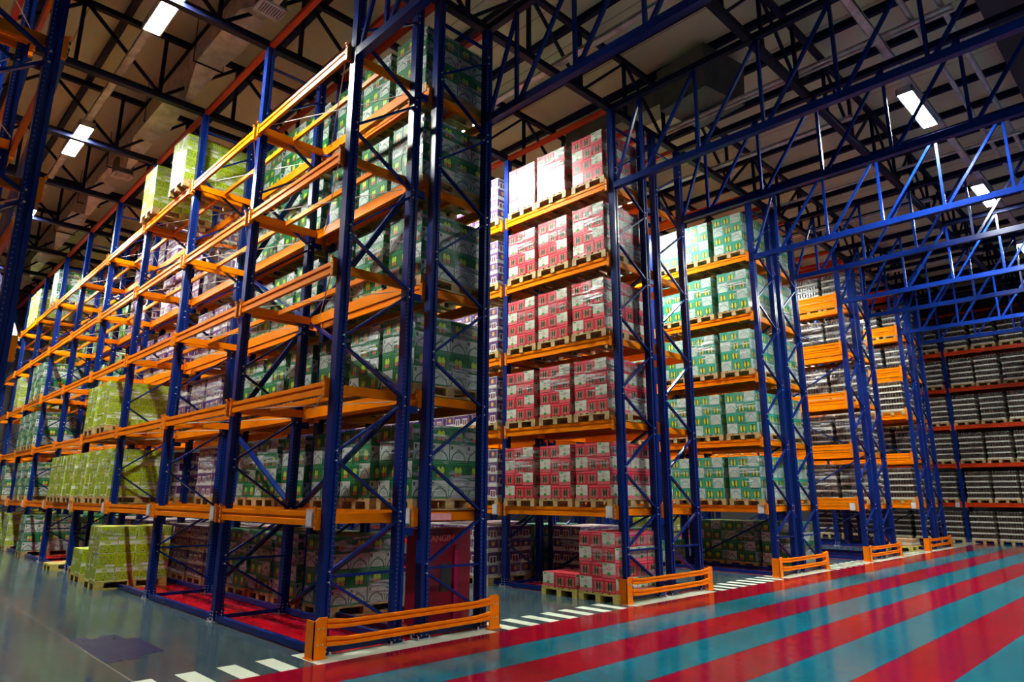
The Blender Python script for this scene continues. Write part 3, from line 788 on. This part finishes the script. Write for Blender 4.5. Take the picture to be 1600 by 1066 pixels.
tag(ob('cable_tray', b.mesh('cable_tray'), None, (0, -4.15, 9.01)), 'cable tray running over the striped cross-aisle', 'cable tray', 'cable trays')
for i, x in enumerate((9.75, 15.1, 20.45)):
    lamp(x, -4.05, 'x', 'bright fluorescent light over the striped cross-aisle, %s from the camera' % ORD[i])
for i, x in enumerate((-4.0, 1.4, 6.8, 12.2)):  # unseen lamp row added behind the camera, deep skirts keep its light low
    lamp(x, -9.4, 'x', 'unseen fluorescent light added behind the camera, %s along its row' % ORD[i], 9.5, .13)

# pipes
def pipe(p, q, r, label, mt='galv'):
    b = MB(); b.tube((0, 0, 0), tuple(Vector(q)-Vector(p)), r, M[mt], 10)
    tag(ob('pipe', b.mesh('pipe'), None, p), label, 'pipe', 'pipes under the roof')
pipe((-5, -4.62, 9.3), (30, -4.62, 9.3), .045, 'grey round pipe over the cross-aisle, the one nearer the racks')
pipe((-5, -5.05, 9.3), (30, -5.05, 9.3), .045, 'grey round pipe over the cross-aisle, the outer one')
pipe((7.42, -5.2, 9.2), (7.42, 26, 9.2), .04, 'pale pipe running above the second rack, left of the pair')
pipe((7.56, -5.2, 9.2), (7.56, 26, 9.2), .03, 'thin pale pipe running above the second rack, right of the pair')
pipe((12.8, -5.2, 9.2), (12.8, 26, 9.2), .035, 'pale pipe running above the third rack')

# faceted sheet-metal air duct above the nearest rack, with grilles
t = thing('air_duct', 'faceted galvanised air duct hanging above the nearest rack\'s front', 'air duct', (-.28, 0, 9.3))
y = 1.0; i = 0
b = MB(); prev = None
while y < 26:
    w, h0, h1 = ((.20, -.02, .42), (.05, -.34, .40))[i % 2] if i % 4 < 2 else ((.20, -.02, .42), (.24, -.10, .42))[i % 2]
    sec = [(-w, y, h0), (w, y, h0), (.20, y, h1), (-.20, y, h1)]
    if prev:
        for j in range(4):
            k = (j+1) % 4
            if i % 2: b.quad([prev[j], prev[k], sec[k]], M['galv']); b.quad([prev[j], sec[k], sec[j]], M['galv'])
            else: b.quad([prev[j], prev[k], sec[j]], M['galv']); b.quad([prev[k], sec[k], sec[j]], M['galv'])
    else: b.quad(sec, M['galv'])
    prev = sec; y += .93; i += 1
ob('duct_run', b.mesh('duct_run'), t)
for yy in (2.12, 9.9, 17.6):
    g = MB(); z = -.36
    g.box(-.21, .21, yy-.16, yy-.13, z, z+.04, M['plate']); g.box(-.21, .21, yy+.13, yy+.16, z, z+.04, M['plate']); g.box(-.21, -.18, yy-.16, yy+.16, z, z+.04, M['plate']); g.box(.18, .21, yy-.16, yy+.16, z, z+.04, M['plate'])
    for q in range(9): g.box(-.17+.04*q, -.155+.04*q, yy-.13, yy+.13, z+.005, z+.03, M['plate'])
    g.box(-.19, .19, yy-.14, yy+.14, z+.035, z+.40, M['galvdark']); ob('grille', g.mesh('grille'), t)['label'] = 'white slatted grille'
h = MB()
for yy in (1.9, 4.7, 7.5, 10.3, 13.1, 15.9, 18.7, 21.5, 24.3):
    for s_ in (-.26, .26): h.tube((s_, yy, -.05), (s_, yy, .86), .008, M['darkblue'], 5)
    h.bar((-.27, yy, -.05), (.27, yy, -.05), .03, .02, M['darkblue'])
ob('hanger', h.mesh('hanger'), t)
# dark duct box above the second rack
t = thing('duct_box', 'large dark sheet-metal duct box under the roof above the second rack', 'duct', (7.3, -.9, 9.25))
b = MB(); pts0 = [(-.65, -.45), (.5, -.65), (.65, .45), (-.5, .65)]
i0 = len(b.v); b.v += [(x, y, 0) for x, y in pts0]+[(x*1.05, y*1.05, .9) for x, y in pts0]
for j in range(4): b.face([j, (j+1) % 4, 4+(j+1) % 4, 4+j], M['galvdark'])
b.face([3, 2, 1, 0], M['galvdark']); b.face([4, 5, 6, 7], M['galvdark']); ob('casing', b.mesh('casing'), t)
b = MB(); b.box(-.25, .25, .4, 3.4, .35, .8, M['galvdark']); ob('branch_duct', b.mesh('branch_duct'), t)
